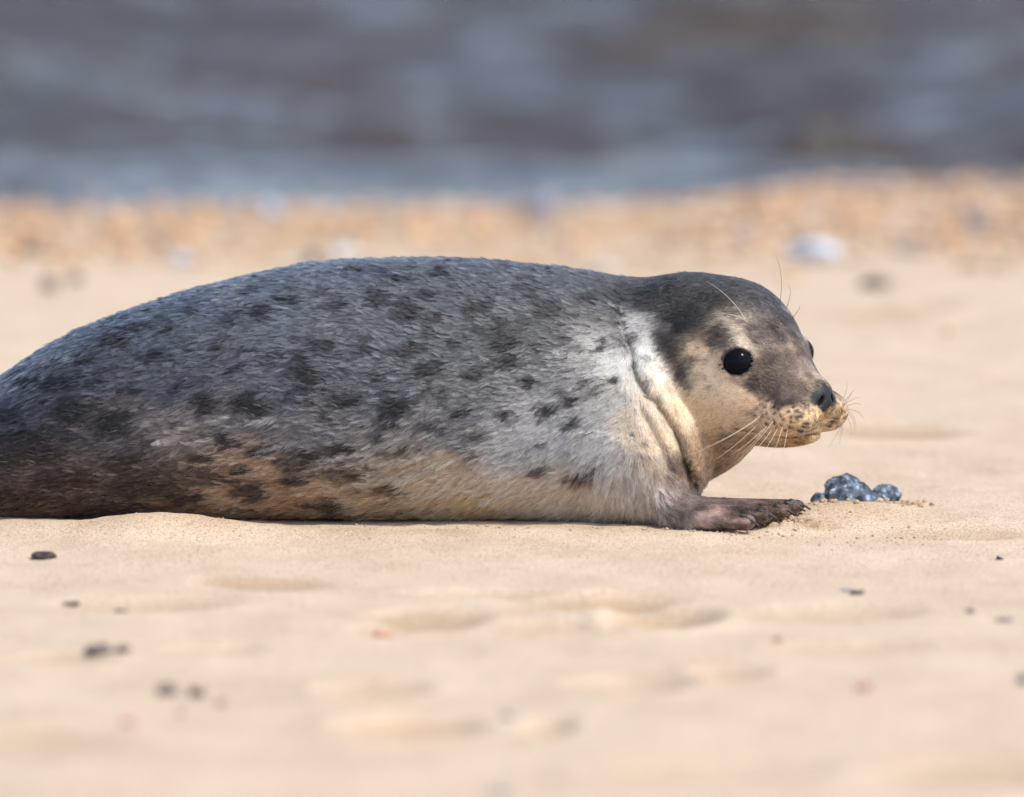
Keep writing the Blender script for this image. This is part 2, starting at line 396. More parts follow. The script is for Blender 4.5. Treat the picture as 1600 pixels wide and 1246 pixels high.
stone('pebble', 192, 1021, 26, 16, (96, 80, 78), 27, 'slate grey blurred pebble, smaller right one of a pair', 'pebble', group=G2)
stone('pebble', 262, 1080, 36, 26, (96, 86, 84), 28, 'dark grey pebble at lower left, left end of a row of three', 'pebble', group=G2)
stone('pebble', 308, 1083, 32, 24, (88, 78, 76), 29, 'dark grey pebble at lower left, middle of a row of three', 'pebble', group=G2)
stone('pebble', 344, 1096, 20, 20, (130, 115, 105), 30, 'brownish pebble at lower left, right end of a row of three', 'pebble', group=G2)
stone('pebble', 594, 984, 36, 12, (190, 120, 85), 31, 'orange red pebble in front of the seal belly', 'pebble', group=G2)
stone('pebble', 1035, 968, 30, 13, (110, 80, 50), 32, 'brown pebble in a sand hollow below the flipper', 'pebble', group=G2)
stone('pebble', 1516, 952, 15, 11, (105, 95, 95), 33, 'small grey pebble at right, left one of two', 'pebble', group=G2)
stone('pebble', 1570, 964, 34, 10, (140, 128, 122), 34, 'flat grey pebble near the right edge', 'pebble', group=G2)
stone('pebble', 1215, 998, 18, 12, (165, 130, 105), 35, 'small tan pebble on bare sand right of the hollow', 'pebble', group=G2)
stone('pebble', 1350, 1073, 30, 18, (165, 128, 105), 36, 'blurred tan pebble at lower right', 'pebble', group=G2)
stone('pebble', 201, 1132, 26, 20, (180, 142, 122), 37, 'blurred pinkish pebble at lower left', 'pebble', group=G2)
stone('pebble', 284, 1115, 24, 12, (188, 152, 130), 38, 'faint pink pebble just under the row of three', 'pebble', group=G2)
stone('pebble', 793, 1112, 30, 18, (155, 148, 148), 39, 'blurred pale grey pebble at lower centre', 'pebble', group=G2)
stone('pebble', 1597, 1058, 22, 24, (90, 95, 100), 40, 'blurred grey pebble cut by the right edge', 'pebble', group=G2)
stone('pebble', 785, 1232, 40, 20, (150, 142, 140), 41, 'blurred grey pebble at the bottom edge', 'pebble', group=G2)
stone('pebble', 552, 1078, 40, 15, (120, 95, 72), 42, 'brown pebble in a hollow, left one of two', 'pebble', group=G2)
stone('pebble', 612, 1077, 36, 15, (112, 90, 70), 43, 'brown pebble in a hollow, right one of two', 'pebble', group=G2)

# blue flints beside the flipper
def flint(name, sdf, c, ext, label):
    xs, ys, zs = [np.arange(c[k]-ext[k], c[k]+ext[k], .0016) for k in range(3)]
    V, F = surface_nets(sdf, xs, ys, zs, .02)
    o = mesh_obj(name, V-c, F, FLINT); o.location = c; tag(o, label, 'stone', 'blue flints beside the flipper')
    return o
FY = -.01
def flint_a(P):
    q = lambda px, py, Y=FY: at(px, py, Y)
    d_ = ell(P, q(1322, 772), (.026, .024, .020))
    d_ = smin(d_, ell(P, q(1318, 757), (.016, .015, .0095)), .012)
    d_ = smin(d_, ell(P, q(1277, 784), (.012, .016, .011)), .008)
    d_ = smin(d_, ell(P, q(1366, 782), (.022, .018, .0085)), .012)
    d_ = smin(d_, ell(P, q(1350, 776), (.012, .014, .010)), .01)
    d_ = smax(d_, -ell(P, q(1303, 786, FY-.026), (.010, .010, .006)), .006)
    d_ = smax(d_, -ell(P, q(1340, 786, FY-.022), (.006, .010, .009)), .005)
    d_ = smax(d_, -ell(P, q(1322, 784, FY-.026), (.004, .008, .008)), .004)
    for (nx, ny, nz, o) in ((-.5, -.6, .62, .0215), (.55, -.5, .67, .0205), (.15, -.93, .33, .0200), (.9, -.2, .38, .0400), (-.85, -.4, .35, .0300), (.0, -.3, .95, .0255)):
        nn_ = np.array([nx, ny, nz]); nn_ = nn_/np.linalg.norm(nn_)
        d_ = smax(d_, (P-q(1322, 776))@nn_-o, .002)
    return d_ + .0016*fbm(P[:, 0]*95, P[:, 1]*95, P[:, 2]*95, 5, 3) - .005*(.35-np.abs(fbm(P[:, 0]*45, P[:, 1]*45, P[:, 2]*60, 15, 2)))
c = at(1325, 772, FY); flint('flint', flint_a, c, (.062, .04, .034), 'knobbly blue grey flint nearest the seal flipper')
def flint_b(P):
    d_ = ell(P, at(1384, 772, FY+.03), (.019, .014, .012))
    d_ = smax(d_, -ell(P, at(1366, 784, FY+.02), (.014, .02, .009)), .005)
    return d_ + .0012*fbm(P[:, 0]*110, P[:, 1]*110, P[:, 2]*110, 6, 3) - .004*(.35-np.abs(fbm(P[:, 0]*50, P[:, 1]*50, P[:, 2]*60, 16, 2)))
c = at(1384, 772, FY+.03); flint('flint', flint_b, c, (.03, .025, .022), 'smaller curved blue flint behind the knobbly one')

# crumbs of damp sand scraped up by the claws
Vs, Fs, Cs = [], [], []; off = 0
cl = [pebble_shape(ICO1, 300+k, .5) for k in range(8)]
spots = [(1225, 817, 30, 9, 150), (1290, 803, 40, 8, 60), (1420, 793, 28, 5, 40), (1385, 797, 50, 6, 30), (1100, 832, 160, 7, 60), (700, 828, 620, 12, 60), (1350, 840, 200, 20, 60)]
for (px, py, hx, hy, n_) in spots:
    for k in range(n_):
        c = ground(px+hx*rng.standard_normal()*.5, py+hy*rng.standard_normal()*.5); r = .0010+.0030*rng.random()**3*(1.1 if hx < 60 else .4)
        Vp, Fp = cl[k % 8]; Q = Vp*r*np.array([rng.uniform(.9, 1.5), 1, .8])
        Q = Q+np.array([c[0], c[1], sand_z(c[0], c[1])+r*.35]); Vs.append(Q); Fs.append(Fp+off); off += len(Vp)
        Cs.append(np.repeat(((dry*.5+damp*.5)*rng.uniform(.85, 1.1))[None], len(Vp), 0))
crumbs = mesh_obj('sand_crumbs', np.concatenate(Vs), np.concatenate(Fs), SAND); set_color(crumbs.data, np.concatenate(Cs))
tag(crumbs, 'crumbs of damp sand scattered round the seal flipper', 'sand', kind='stuff')

# ------------------------------------------------------------------ the seal: form
PHI = math.radians(40); CPH, SPH = math.cos(PHI), math.sin(PHI)
HO = at(1110, 570, -.03)
def to_head(P):
    d_ = P-HO
    return np.stack([d_[:, 0]*CPH-d_[:, 1]*SPH, -d_[:, 0]*SPH-d_[:, 1]*CPH, d_[:, 2]], 1)
def from_head(Q):
    Q = np.atleast_2d(Q)
    return np.stack([Q[:, 0]*CPH-Q[:, 1]*SPH, -Q[:, 0]*SPH-Q[:, 1]*CPH, Q[:, 2]], 1)+HO
ST = [(-470, 790, .02), (-400, 765, .045), (-300, 735, .07), (-200, 690, .092), (-100, 643, .113), (0, 592, .133), (60, 552, .143), (120, 519, .150), (200, 488, .158), (300, 455, .166), (400, 431, .171),
      (480, 414, .174), (560, 408, .177), (650, 406, .178), (720, 407, .178), (800, 412, .175), (880, 424, .169), (950, 440, .158), (1000, 464, .142), (1035, 510, .118), (1060, 590, .085), (1078, 690, .04)]
sx_ = np.array([(p[0]-800)*S0 for p in ST]); st_ = np.array([at(p[0], p[1], .0)[2] for p in ST]); sw_ = np.array([p[2] for p in ST])
xx = np.linspace(sx_[0], sx_[-1], 400)
def sm(a):
    y = np.interp(xx, sx_, a); k = np.hanning(17); k /= k.sum(); return np.convolve(np.pad(y, 8, 'edge'), k, 'valid')
tab_t, tab_w = sm(st_), sm(sw_)
EYE_C = np.array([.0890, .0600, .016]); EYE_N = np.array([math.cos(math.radians(50)), math.sin(math.radians(50)), .12]); EYE_N /= np.linalg.norm(EYE_N)
EYE_R = .0195
eye_t = np.array([-EYE_N[1], EYE_N[0], 0]); eye_t /= np.linalg.norm(eye_t); eye_b = np.cross(EYE_N, eye_t)
DIG = [((1070, 809, -.185), (1168, 816, -.222), .014, .0085), ((1080, 805, -.175), (1195, 806, -.200), .0145, .0085), ((1085, 800, -.165), (1222, 799, -.175), .0145, .0085),
       ((1085, 796, -.155), (1238, 794, -.148), .0145, .008), ((1080, 794, -.145), (1246, 791, -.122), .013, .0075)]
def body_sdf(P):
    x = P[:, 0]; t = np.interp(x, xx, tab_t); w_ = np.interp(x, xx, tab_w)
    over = np.maximum(x-xx[-1], 0)+np.maximum(xx[0]-x, 0)
    bot = -.014; zc = bot+(t-bot)*.44
    up = P[:, 2] > zc
    az = np.where(up, t-zc, zc-bot); q_y = np.abs(P[:, 1])/w_; q_z = np.abs(P[:, 2]-zc)/az
    e = np.where(up, 2.1, 2.7)
    k = (q_y**e+q_z**e)**(1/e)
    d_ = (k-1)*np.minimum(w_, az)*.95
    return np.where(over > 0, np.sqrt(np.maximum(d_, 0)**2+over**2)+np.minimum(d_, 0)*0, d_)
def head_upper(Q):
    A = np.stack([Q[:, 0], np.abs(Q[:, 1]), Q[:, 2]], 1)
    d_ = ell(A, (-.006, 0, .012), (.104, .086, .096))
    d_ = smin(d_, ell(A, (.070, 0, -.014), (.074, .069, .073)), .03)
    d_ = smin(d_, ell(A, (.042, 0, .020), (.070, .077, .082)), .025)
    d_ = smin(d_, ell(A, (.118, 0, -.033), (.060, .042, .042)), .022)
    d_ = smin(d_, ell(A, (.137, .029, -.0475), (.045, .033, .0285)), .009)
    d_ = smin(d_, ell(A, (.158, 0, -.030), (.024, .023, .026)), .010)
    d_ = smin(d_, ell(A, (.04, .045, -.035), (.06, .036, .05)), .03)
    d_ = smin(d_, ell(A, EYE_C-EYE_N*.004+np.array([-.001, 0, .001]), (.0225, .0225, .0215)), .012)
    return d_, A
def head_sdf(P):
    Q = to_head(P)
    d_, A = head_upper(Q)
    jaw = ell(A, (.094, 0, -.072), (.072, .036, .020))
    jaw = smin(jaw, ell(A, (-.02, 0, -.07), (.075, .066, .060)), .03)
    d_ = smin(d_, jaw, .007)
    # eye opening
    r = A-EYE_C; a = r@eye_t; b = r@eye_b; n = r@EYE_N
    hole = np.sqrt((a/.0170)**2+((b+a*.12)/.0145)**2)-1
    d_ = smax(d_, -np.maximum(hole*.0155, .003-n), .0025)
    # line of the mouth
    wm = np.interp(A[:, 0], [.07, .09, .12, .15, .175, .20], [-.058, -.0665, -.0735, -.0735, -.0700, -.066])
    d_ = smax(d_, -np.maximum(np.maximum(np.abs(A[:, 2]-wm)-.0012, -d_-.007), .084-A[:, 0]), .003)
    # nostrils
    nq = A-np.array([.178, .0105, -.029]); nr = np.stack([nq[:, 0], nq[:, 1]*.8+nq[:, 2]*.6, -nq[:, 1]*.6+nq[:, 2]*.8], 1)
    d_ = smax(d_, -ell(nr, (0, 0, 0), (.012, .0026, .0075)), .002)
    # philtrum
    d_ = smax(d_, -ell(A, (.184, 0, -.052), (.012, .0022, .016)), .003)
    # ear slit
    d_ = smax(d_, -ell(A, (-.012, .084, .052), (.008, .012, .0032)), .002)
    return d_
def capY(P, a, b, ra, rb, sq=1.0):
    return cap(P*np.array([1, 1, sq]), np.asarray(a)*np.array([1, 1, sq]), np.asarray(b)*np.array([1, 1, sq]), ra, rb)
CREASE = np.array([(968, 470), (972, 500), (978, 540), (990, 580), (1012, 622), (1040, 660), (1060, 700), (1074, 745), (1080, 770)], float)
CREASE2 = np.array([(985, 620), (1000, 645), (1020, 685), (1040, 735), (1050, 760)], float)
def crease_s(P, C):
    qx, qy = plane_uv(P[:, 0], P[:, 1], P[:, 2])
    x0 = np.interp(qy, C[:, 1], C[:, 0]); dx = np.interp(qy, C[:, 1], np.gradient(C[:, 0], C[:, 1]))
    return (qx-x0)/np.sqrt(1+dx*dx), sstep(C[0, 1], C[0, 1]+35, qy)*(1-sstep(C[-1, 1]-25, C[-1, 1], qy))*sstep(.06, .0, P[:, 1])
def seal_sdf(P):
    d_ = seal_base(P)
    m = (P[:, 0] > .05) & (P[:, 0] < .30) & (np.abs(d_) < .04)
    if m.any():
        Pm = P[m]; s1, f1 = crease_s(Pm, CREASE); s1 = s1+6*fbm(Pm[:, 0]*30, Pm[:, 1]*30, Pm[:, 2]*30, 501, 2); f1 = f1*(.55+.45*sstep(500, 620, plane_uv(Pm[:, 0], Pm[:, 1], Pm[:, 2])[1])); s2, f2 = crease_s(Pm, CREASE2)
        dd = f1*(.0105*np.exp(-(s1/6)**2) - .0045*np.exp(-((s1-19)/15)**2)*(s1 > 0) - .003*np.exp(-((s1+22)/14)**2))
        dd = dd + f2*(.0045*np.exp(-(s2/7)**2) - .003*np.exp(-((s2-16)/10)**2) - .002*np.exp(-((s2+16)/12)**2))
        d_[m] += dd
    return d_
def seal_base(P):
    b = body_sdf(P)
    # shoulder bulk and upper arm
    b = smin(b, ell(P, at(960, 690, -.075), (.12, .085, .10)), .05)
    arm = cap(P, at(985, 745, -.125), at(1062, 797, -.158), .050, .021)
    b = smin(b, arm, .035)
    paw = ell(P, at(1118, 805, -.165), (.066, .043, .016))
    for a_, t_, ra, rb in DIG:
        paw = smin(paw, capY(P, at(*a_), at(*t_), ra, rb, 1.15), .006)
    b = smin(b, paw, .02)
    # far flipper, mirrored to the other side
    Pm = P*np.array([1, -1, 1])
    farp = smin(ell(Pm, at(985, 800, -.15)-np.array([0, 0, .0]), (.065, .045, .02)), cap(Pm, at(940, 745, -.12), at(975, 793, -.15), .045, .025), .03)
    b = smin(b, farp, .02)
    # hind flippers beyond the left edge of the photo
    for sgn in (-1, 1):
        Ph = P*np.array([1, sgn, 1])
        b = smin(b, ell(Ph, ((-560-800)*S0, .05, .03), (.11, .035, .022)), .03)
    # neck rolls behind the head
    roll = cap(P, at(1000, 590, -.075), at(1040, 705, -.070), .050, .042)
    roll = smin(roll, cap(P, at(985, 555, .0), at(1000, 595, -.07), .078, .050), .04)
    b = smin(b, roll, .016)
    neck = cap(P, at(900, 572, .02), at(1045, 578, -.005), .108, .109)
    neck = smin(neck, cap(P, at(1020, 600, .0), at(1060, 660, -.015), .10, .072), .04)
    b = smin(b, cap(P, at(880, 565, .02), at(985, 572, .01), .100, .100), .03)
    h = smin(head_sdf(P), neck, .035)
    d_ = smin(b, h, .007)
    return d_
xs = axis([(-1.32, -.66, .012), (-.66, .10, .0058), (.10, .47, .0026)])
ys = axis([(-.26, .02, .0030), (.02, .26, .0052)])
zs = axis([(-.03, .36, .0031)])
SV, SF = surface_nets(seal_sdf, xs, ys, zs, .06)
SV = project(seal_sdf, SV, 3)
SN = grad(seal_sdf, SV); SN /= np.linalg.norm(SN, axis=1)[:, None]+1e-9

# ------------------------------------------------------------------ the seal: coat colour and lie of the hair
COAT = [  # photo x, y, sRGB
 (-300, 700, 70, 72, 80), (0, 600, 92, 98, 110), (100, 540, 100, 107, 120), (200, 500, 110, 117, 130), (300, 470, 122, 129, 142), (400, 450, 130, 137, 150), (500, 430, 132, 138, 150), (600, 425, 122, 127, 138), (700, 420, 118, 122, 130),
 (800, 430, 110, 113, 119), (900, 445, 100, 102, 106), (960, 450, 90, 90, 93), (-100, 680, 60, 62, 72), (50, 650, 66, 69, 80), (150, 600, 84, 88, 101), (300, 560, 104, 109, 123), (300, 630, 90, 93, 106), (450, 520, 122, 128, 142), (450, 600, 112, 116, 130),
 (600, 520, 118, 122, 132), (600, 620, 112, 115, 124), (750, 520, 112, 115, 121), (750, 620, 128, 130, 134), (850, 520, 104, 106, 110), (870, 590, 132, 132, 134), (930, 580, 165, 162, 160), (960, 640, 200, 196, 190), (900, 660, 170, 169, 170),
 (850, 690, 182, 181, 182), (800, 700, 172, 170, 170), (940, 700, 190, 187, 185), (980, 730, 170, 162, 156), (700, 680, 142, 140, 142), (600, 690, 150, 144, 142), (500, 670, 128, 124, 130), (400, 670, 112, 108, 114), (300, 690, 128, 118, 116), (200, 700, 82, 74, 76),
 (100, 710, 62, 58, 62), (0, 710, 52, 48, 54), (600, 730, 205, 178, 152), (700, 740, 208, 180, 150), (800, 750, 205, 182, 160), (880, 780, 192, 172, 152), (960, 790, 182, 168, 158), (520, 750, 188, 155, 122), (420, 750, 165, 132, 104), (330, 745, 172, 138, 110), (240, 740, 105, 84, 72), (140, 750, 96, 76, 66),
 (30, 750, 82, 64, 56), (600, 790, 175, 138, 102), (750, 800, 190, 150, 108), (450, 795, 140, 104, 74), (300, 795, 110, 80, 58), (100, 795, 90, 62, 44),
 # neck and head
 (990, 470, 84, 82, 82), (1000, 520, 165, 162, 158), (992, 560, 226, 222, 214), (1010, 590, 222, 212, 196), (1032, 620, 188, 170, 148), (1040, 540, 90, 84, 81), (1060, 500, 72, 70, 70), (1080, 460, 76, 75, 76), (1140, 450, 84, 83, 84), (1190, 470, 112, 110, 110), (1220, 480, 150, 146, 142), (1060, 580, 120, 108, 99),
 (1085, 555, 196, 172, 146), (1100, 590, 214, 192, 166), (1070, 630, 208, 180, 148), (1110, 650, 216, 186, 150), (1140, 620, 214, 188, 160), (1150, 525, 198, 180, 160), (1120, 530, 120, 108, 98), (1180, 520, 120, 106, 98), (1215, 520, 112, 98, 90), (1240, 520, 170, 148, 128),
 (1190, 572, 120, 102, 90), (1175, 605, 100, 84, 75), (1195, 618, 92, 77, 69), (1225, 575, 112, 95, 85), (1215, 600, 112, 95, 85), (1232, 606, 124, 104, 90), (1203, 632, 84, 70, 64), (1218, 625, 100, 84, 75), (1245, 580, 150, 130, 115), (1265, 600, 165, 142, 124), (1160, 640, 206, 176, 146), (1185, 650, 220, 190, 158), (1230, 645, 212, 180, 146), (1250, 665, 202, 172, 134), (1200, 675, 194, 164, 130),
 (1230, 692, 160, 116, 74), (1180, 692, 165, 128, 92), (1130, 700, 188, 152, 116), (1090, 700, 190, 156, 122), (1090, 735, 165, 130, 98), (1290, 650, 182, 148, 108), (1310, 655, 186, 150, 108), (1290, 672, 155, 122, 88),
 (1000, 650, 196, 178, 156), (1020, 690, 178, 158, 134), (1045, 690, 170, 150, 126), (1055, 730, 110, 88, 76), (1010, 730, 165, 146, 128), (1000, 780, 165, 150, 142), (1040, 790, 125, 110, 104), (1080, 785, 82, 70, 67), (1150, 788, 88, 71, 64), (1200, 790, 86, 66, 57), (1240, 793, 96, 72, 58), (1100, 812, 140, 120, 110), (1140, 818, 130, 108, 100), (1060, 812, 128, 114, 108)]
SPOTS = [(190, 530, 26, 15), (420, 490, 24, 14), (460, 468, 16, 7), (310, 482, 14, 7), (600, 468, 24, 14), (645, 492, 20, 20), (692, 500, 15, 8), (680, 465, 18, 8), (755, 488, 24, 10), (792, 502, 15, 9), (675, 582, 22, 14), (580, 545, 15, 9), (515, 541, 18, 9),
 (595, 592, 15, 9), (660, 545, 14, 12), (790, 538, 18, 26), (800, 566, 18, 12), (755, 586, 11, 9), (630, 640, 22, 11), (720, 648, 14, 9), (785, 650, 14, 9), (612, 666, 18, 9), (490, 585, 24, 32), (405, 635, 32, 22), (300, 602, 13, 13), (335, 632, 24, 18), (250, 560, 18, 10),
 (225, 512, 22, 9), (150, 562, 18, 12), (105, 602, 32, 15), (130, 642, 28, 24), (195, 662, 30, 22), (60, 690, 40, 22), (20, 650, 30, 14), (855, 640, 16, 14), (895, 628, 14, 10), (890, 660, 10, 10), (845, 738, 24, 9), (905, 742, 30, 8), (735, 712, 9, 6), (940, 542, 11, 10), (700, 432, 18, 8),
 (560, 424, 14, 6), (625, 438, 18, 8), (830, 450, 14, 7), (870, 478, 16, 7), (920, 470, 18, 8), (970, 470, 22, 12), (350, 540, 16, 9), (540, 480, 16, 7), (380, 575, 13, 9), (270, 520, 12, 6), (60, 590, 20, 9), (220, 610, 16, 10), (170, 600, 14, 9), (445, 555, 12, 7), (720, 540, 9, 7), (850, 500, 13, 8), (830, 600, 10, 9), (915, 600, 8, 7), (700, 620, 9, 6), (560, 625, 12, 8), (960, 595, 10, 6), (745, 675, 9, 6),
 (120, 752, 62, 16), (45, 775, 60, 14), (235, 765, 52, 11), (180, 792, 90, 9), (425, 704, 34, 9), (365, 690, 22, 8), (495, 714, 26, 9), (325, 716, 26, 8), (455, 728, 18, 6), (385, 735, 20, 7), (400, 772, 30, 12), (560, 742, 28, 8), (470, 752, 24, 8), (620, 768, 26, 8), (300, 780, 36, 9), (520, 792, 40, 6), (640, 700, 20, 6), (10, 720, 50, 16), (90, 712, 40, 14), (210, 722, 34, 12), (545, 705, 26, 8),
 (1040, 548, 20, 26), (1062, 575, 10, 18), (1022, 500, 8, 8), (1010, 480, 22, 12), (1062, 602, 8, 8), (1052, 738, 14, 14)]
PALE = [(295, 672, 30, 3), (250, 660, 25, 2.5), (330, 690, 22, 3), (540, 715, 40, 4), (600, 700, 30, 3), (440, 700, 25, 3), (280, 690, 20, 5), (650, 745, 40, 4), (560, 760, 45, 4), (700, 725, 30, 3), (500, 735, 30, 3), (360, 655, 22, 2.5), (420, 660, 24, 2.5), (745, 672, 12, 3), (820, 735, 36, 4), (620, 722, 30, 3), (690, 770, 36, 4), (770, 780, 36, 4)]
LIE = [(-200, 680, -1, .5), (100, 560, -1, .42), (300, 490, -1, .25), (480, 440, -1, .08), (620, 435, -1, -.32), (750, 445, -1, -.32), (850, 460, -1, -.2), (940, 460, -1, -.1), (700, 560, -1, .0), (850, 560, -1, .2), (940, 560, -1, .5), (900, 640, -1, .5), (850, 720, -1, .55),
 (965, 650, -1, .8), (950, 730, -.8, 1), (900, 790, -.7, 1), (990, 780, -.15, 1), (800, 790, -1, .7), (650, 730, -1, .38), (500, 700, -1, .3), (300, 690, -1, .28), (500, 600, -1, .06), (300, 600, -1, .18), (500, 520, -1, .05), (100, 700, -1, .25), (300, 780, -1, .1), (600, 800, -1, .2),
 (1045, 790, .7, .6), (1100, 790, 1, .25), (1180, 795, 1, .12), (1250, 795, 1, .2), (1025, 700, .35, 1), (1000, 640, -.2, 1), (1050, 735, .4, 1), (995, 740, -.2, 1),
 (1280, 600, -.6, -.6), (1250, 570, -.8, -.7), (1200, 510, -1, -.4), (1140, 450, -.9, .35), (1060, 460, -.9, .35), (1000, 470, -1, .2), (1100, 540, -1, .3), (1100, 600, -1, .2), (995, 560, -.25, 1), (1025, 625, -.1, 1), (1055, 690, .1, 1), (1035, 575, -.8, .6), (1100, 660, -1, .4), (1200, 600, -1, -.1), (1220, 650, -1, .2), (1180, 692, -1, .1), (1090, 720, -.8, .6)]
def fold(P):
    """mirror the far half of head and trunk onto the near half"""
    Q = to_head(P); hw = sstep(.12, .24, P[:, 0])[:, None]
    Qm = Q.copy(); Qm[:, 1] = np.abs(Q[:, 1])
    A = from_head(Qm); B = P.copy(); B[:, 1] = -np.abs(P[:, 1])
    return A*hw+B*(1-hw), Q
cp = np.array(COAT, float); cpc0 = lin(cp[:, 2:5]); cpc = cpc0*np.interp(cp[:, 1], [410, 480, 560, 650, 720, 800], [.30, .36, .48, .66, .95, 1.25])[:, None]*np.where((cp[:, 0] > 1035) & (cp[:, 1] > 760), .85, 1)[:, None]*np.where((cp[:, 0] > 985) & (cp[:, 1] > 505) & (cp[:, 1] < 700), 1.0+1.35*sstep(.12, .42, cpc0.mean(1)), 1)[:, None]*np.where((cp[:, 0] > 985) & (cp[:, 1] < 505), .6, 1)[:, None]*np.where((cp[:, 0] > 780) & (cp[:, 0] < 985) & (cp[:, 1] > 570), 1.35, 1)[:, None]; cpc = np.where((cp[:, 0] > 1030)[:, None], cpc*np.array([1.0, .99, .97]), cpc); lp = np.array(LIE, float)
def coat(P):
    A, Q = fold(P); qx, qy = plane_uv(A[:, 0], A[:, 1], A[:, 2])
    wx = 9*fbm(P[:, 0]*38, P[:, 1]*38, P[:, 2]*38, 201, 3); wy = 9*fbm(P[:, 0]*38, P[:, 1]*38, P[:, 2]*38, 231, 3)
    hd = sstep(985, 1060, qx); wsc = 1-.1*hd
    ax = qx+wx*wsc+(1-hd)*14*fbm(P[:, 0]*13, P[:, 1]*13, P[:, 2]*13, 205, 2); ay = qy+wy*wsc+(1-hd)*22*fbm(P[:, 0]*9, P[:, 1]*13, P[:, 2]*13, 207, 3)
    num = 0; den = 0
    for k in range(len(cp)):
        rad = 26 if cp[k, 0] < 985 else 10
        d2 = (ax-cp[k, 0])**2+((ay-cp[k, 1])*1.35)**2
        wgt = 1/(d2+rad*rad)**2.5; num = num+wgt[:, None]*cpc[k]; den = den+wgt
    col = num/den[:, None]
    sp = 0*qx
    jx = 10*fbm(P[:, 0]*75, P[:, 1]*40, P[:, 2]*90, 251, 3); jy = 7*fbm(P[:, 0]*75, P[:, 1]*40, P[:, 2]*90, 271, 3)
    for (sx, sy, rx, ry) in SPOTS:
        q = np.sqrt(((qx+jx-sx)/(rx*1.02))**2+((qy+jy-sy)/(ry*1.06))**2)
        sp = np.maximum(sp, 1-sstep(.72, 1.22, q) if sx < 1000 else .8*(1-sstep(.3, 1.5, q)))
    body = 1-hd
    blot = sstep(-.05, .55, 1.25*fbm(P[:, 0]*75, P[:, 1]*75, P[:, 2]*75, 345, 3)+.45*(1-sstep(470, 560, qy+.25*(1150-qx)))+.5*np.exp(-((qx-1205)/42)**2-((qy-600)/42)**2)-.55*np.exp(-((qx-1110)/50)**2-((qy-625)/50)**2)-.6*np.exp(-((qx-1235)/40)**2-((qy-652)/26)**2)-.5*np.exp(-((qx-998)/16)**2-((qy-565)/45)**2)-.62)
    sp = np.maximum(sp, .38*blot*hd*(qy < 745))
    fine = sstep(.42, .7, fbm(P[:, 0]*62, P[:, 1]*62, P[:, 2]*80, 301, 3))*.8*body*(1-sstep(680, 760, qy))
    rear = sstep(690, 735, qy)*(1-sstep(480, 760, qx))
    sp = np.maximum(sp, .9*rear*sstep(.0, .45, fbm(P[:, 0]*16, P[:, 1]*40, P[:, 2]*45, 311, 3)+.12*(1-sstep(100, 420, qx))))
    sp = np.maximum(sp*.97, fine)[:, None]
    warm = sstep(670, 740, qy)[:, None]
    dark = lin((24, 23, 27))*(1-warm)+lin((46, 34, 30))*warm
    dark = dark*(1-hd[:, None])+lin((50, 42, 39))*hd[:, None]
    col = col*(1-sp)+dark*sp
    col = col*np.clip(1+.50*hd*fbm(P[:, 0]*95, P[:, 1]*95, P[:, 2]*95, 341, 3), .4, 1.7)[:, None]
    col = col*(1+.16*fbm(P[:, 0]*110, P[:, 1]*110, P[:, 2]*140, 331, 2))[:, None]
    # dark lid rim, follicle dots, nose leather
    pl = 0*qx
    for (sx, sy, rx, ry) in PALE:
        u_ = (qx+jx*.6-sx)*.96-(qy+jy*.3-sy)*.27; v_ = (qx+jx*.6-sx)*.27+(qy+jy*.3-sy)*.96
        pl = np.maximum(pl, 1-sstep(.5, 1.3, np.sqrt((u_/rx)**2+(v_/ry)**2)))
    col = col*(1-.8*pl[:, None])+.8*pl[:, None]*lin((215, 204, 195))*.9
    fl = ((qx > 1060) & (qy > 765))*np.clip(fbm(P[:, 0]*40, P[:, 1]*120, P[:, 2]*120, 345, 2), -.8, 1.0)
    col = col*(1+.8*fl)[:, None]
    hm = (P[:, 0] > .2)
    r = np.stack([Q[:, 0], np.abs(Q[:, 1]), Q[:, 2]], 1)-EYE_C
    e = np.sqrt(((r@eye_t)/.0185)**2+((r@eye_b)/.0168)**2); front = (r@EYE_N) > -.002
    k = (1-sstep(.98, 1.16, e))*front*hm
    col = col*(1-k[:, None])+lin((22, 18, 18))*k[:, None]
    for (fu, fw) in FOLL:
        dd = np.sqrt((Q[:, 0]-fu)**2+(Q[:, 2]-fw)**2); k = .9*(1-sstep(.0013, .0030, dd))*(np.abs(Q[:, 1]) > .012)*hm
        col = col*(1-k[:, None])+lin((38, 28, 26))*k[:, None]
    wm = np.interp(Q[:, 0], [.07, .09, .12, .15, .175, .20], [-.058, -.0665, -.0735, -.0735, -.0700, -.066])
    k = .6*(1-sstep(.0010, .0036, np.abs(Q[:, 2]-wm)))*sstep(.078, .09, Q[:, 0])*hm
    col = col*(1-k[:, None])+lin((48, 34, 28))*k[:, None]
    k = sstep(.15, .175, Q[:, 0])*hm
    col = col*np.clip(1+.5*k*fbm(P[:, 0]*420, P[:, 1]*420, P[:, 2]*420, 351, 2)-.48*k, .2, 2)[:, None]
    k = nose_mask(Q)*hm
    col = col*(1-k[:, None])+lin((26, 25, 30))*k[:, None]
    return np.clip(col*np.minimum(1, .76/(col.max(1)+1e-6))[:, None], .003, .9)
def nose_mask(Q):
    q = np.sqrt(((Q[:, 0]-.176)/.019)**2+(Q[:, 1]/.026)**2+((Q[:, 2]+.026)/.0165)**2)+.22*fbm(Q[:, 0]*120, Q[:, 1]*120, Q[:, 2]*120, 361, 2)
    return 1-sstep(.85, 1.05, q)
FOLL = []
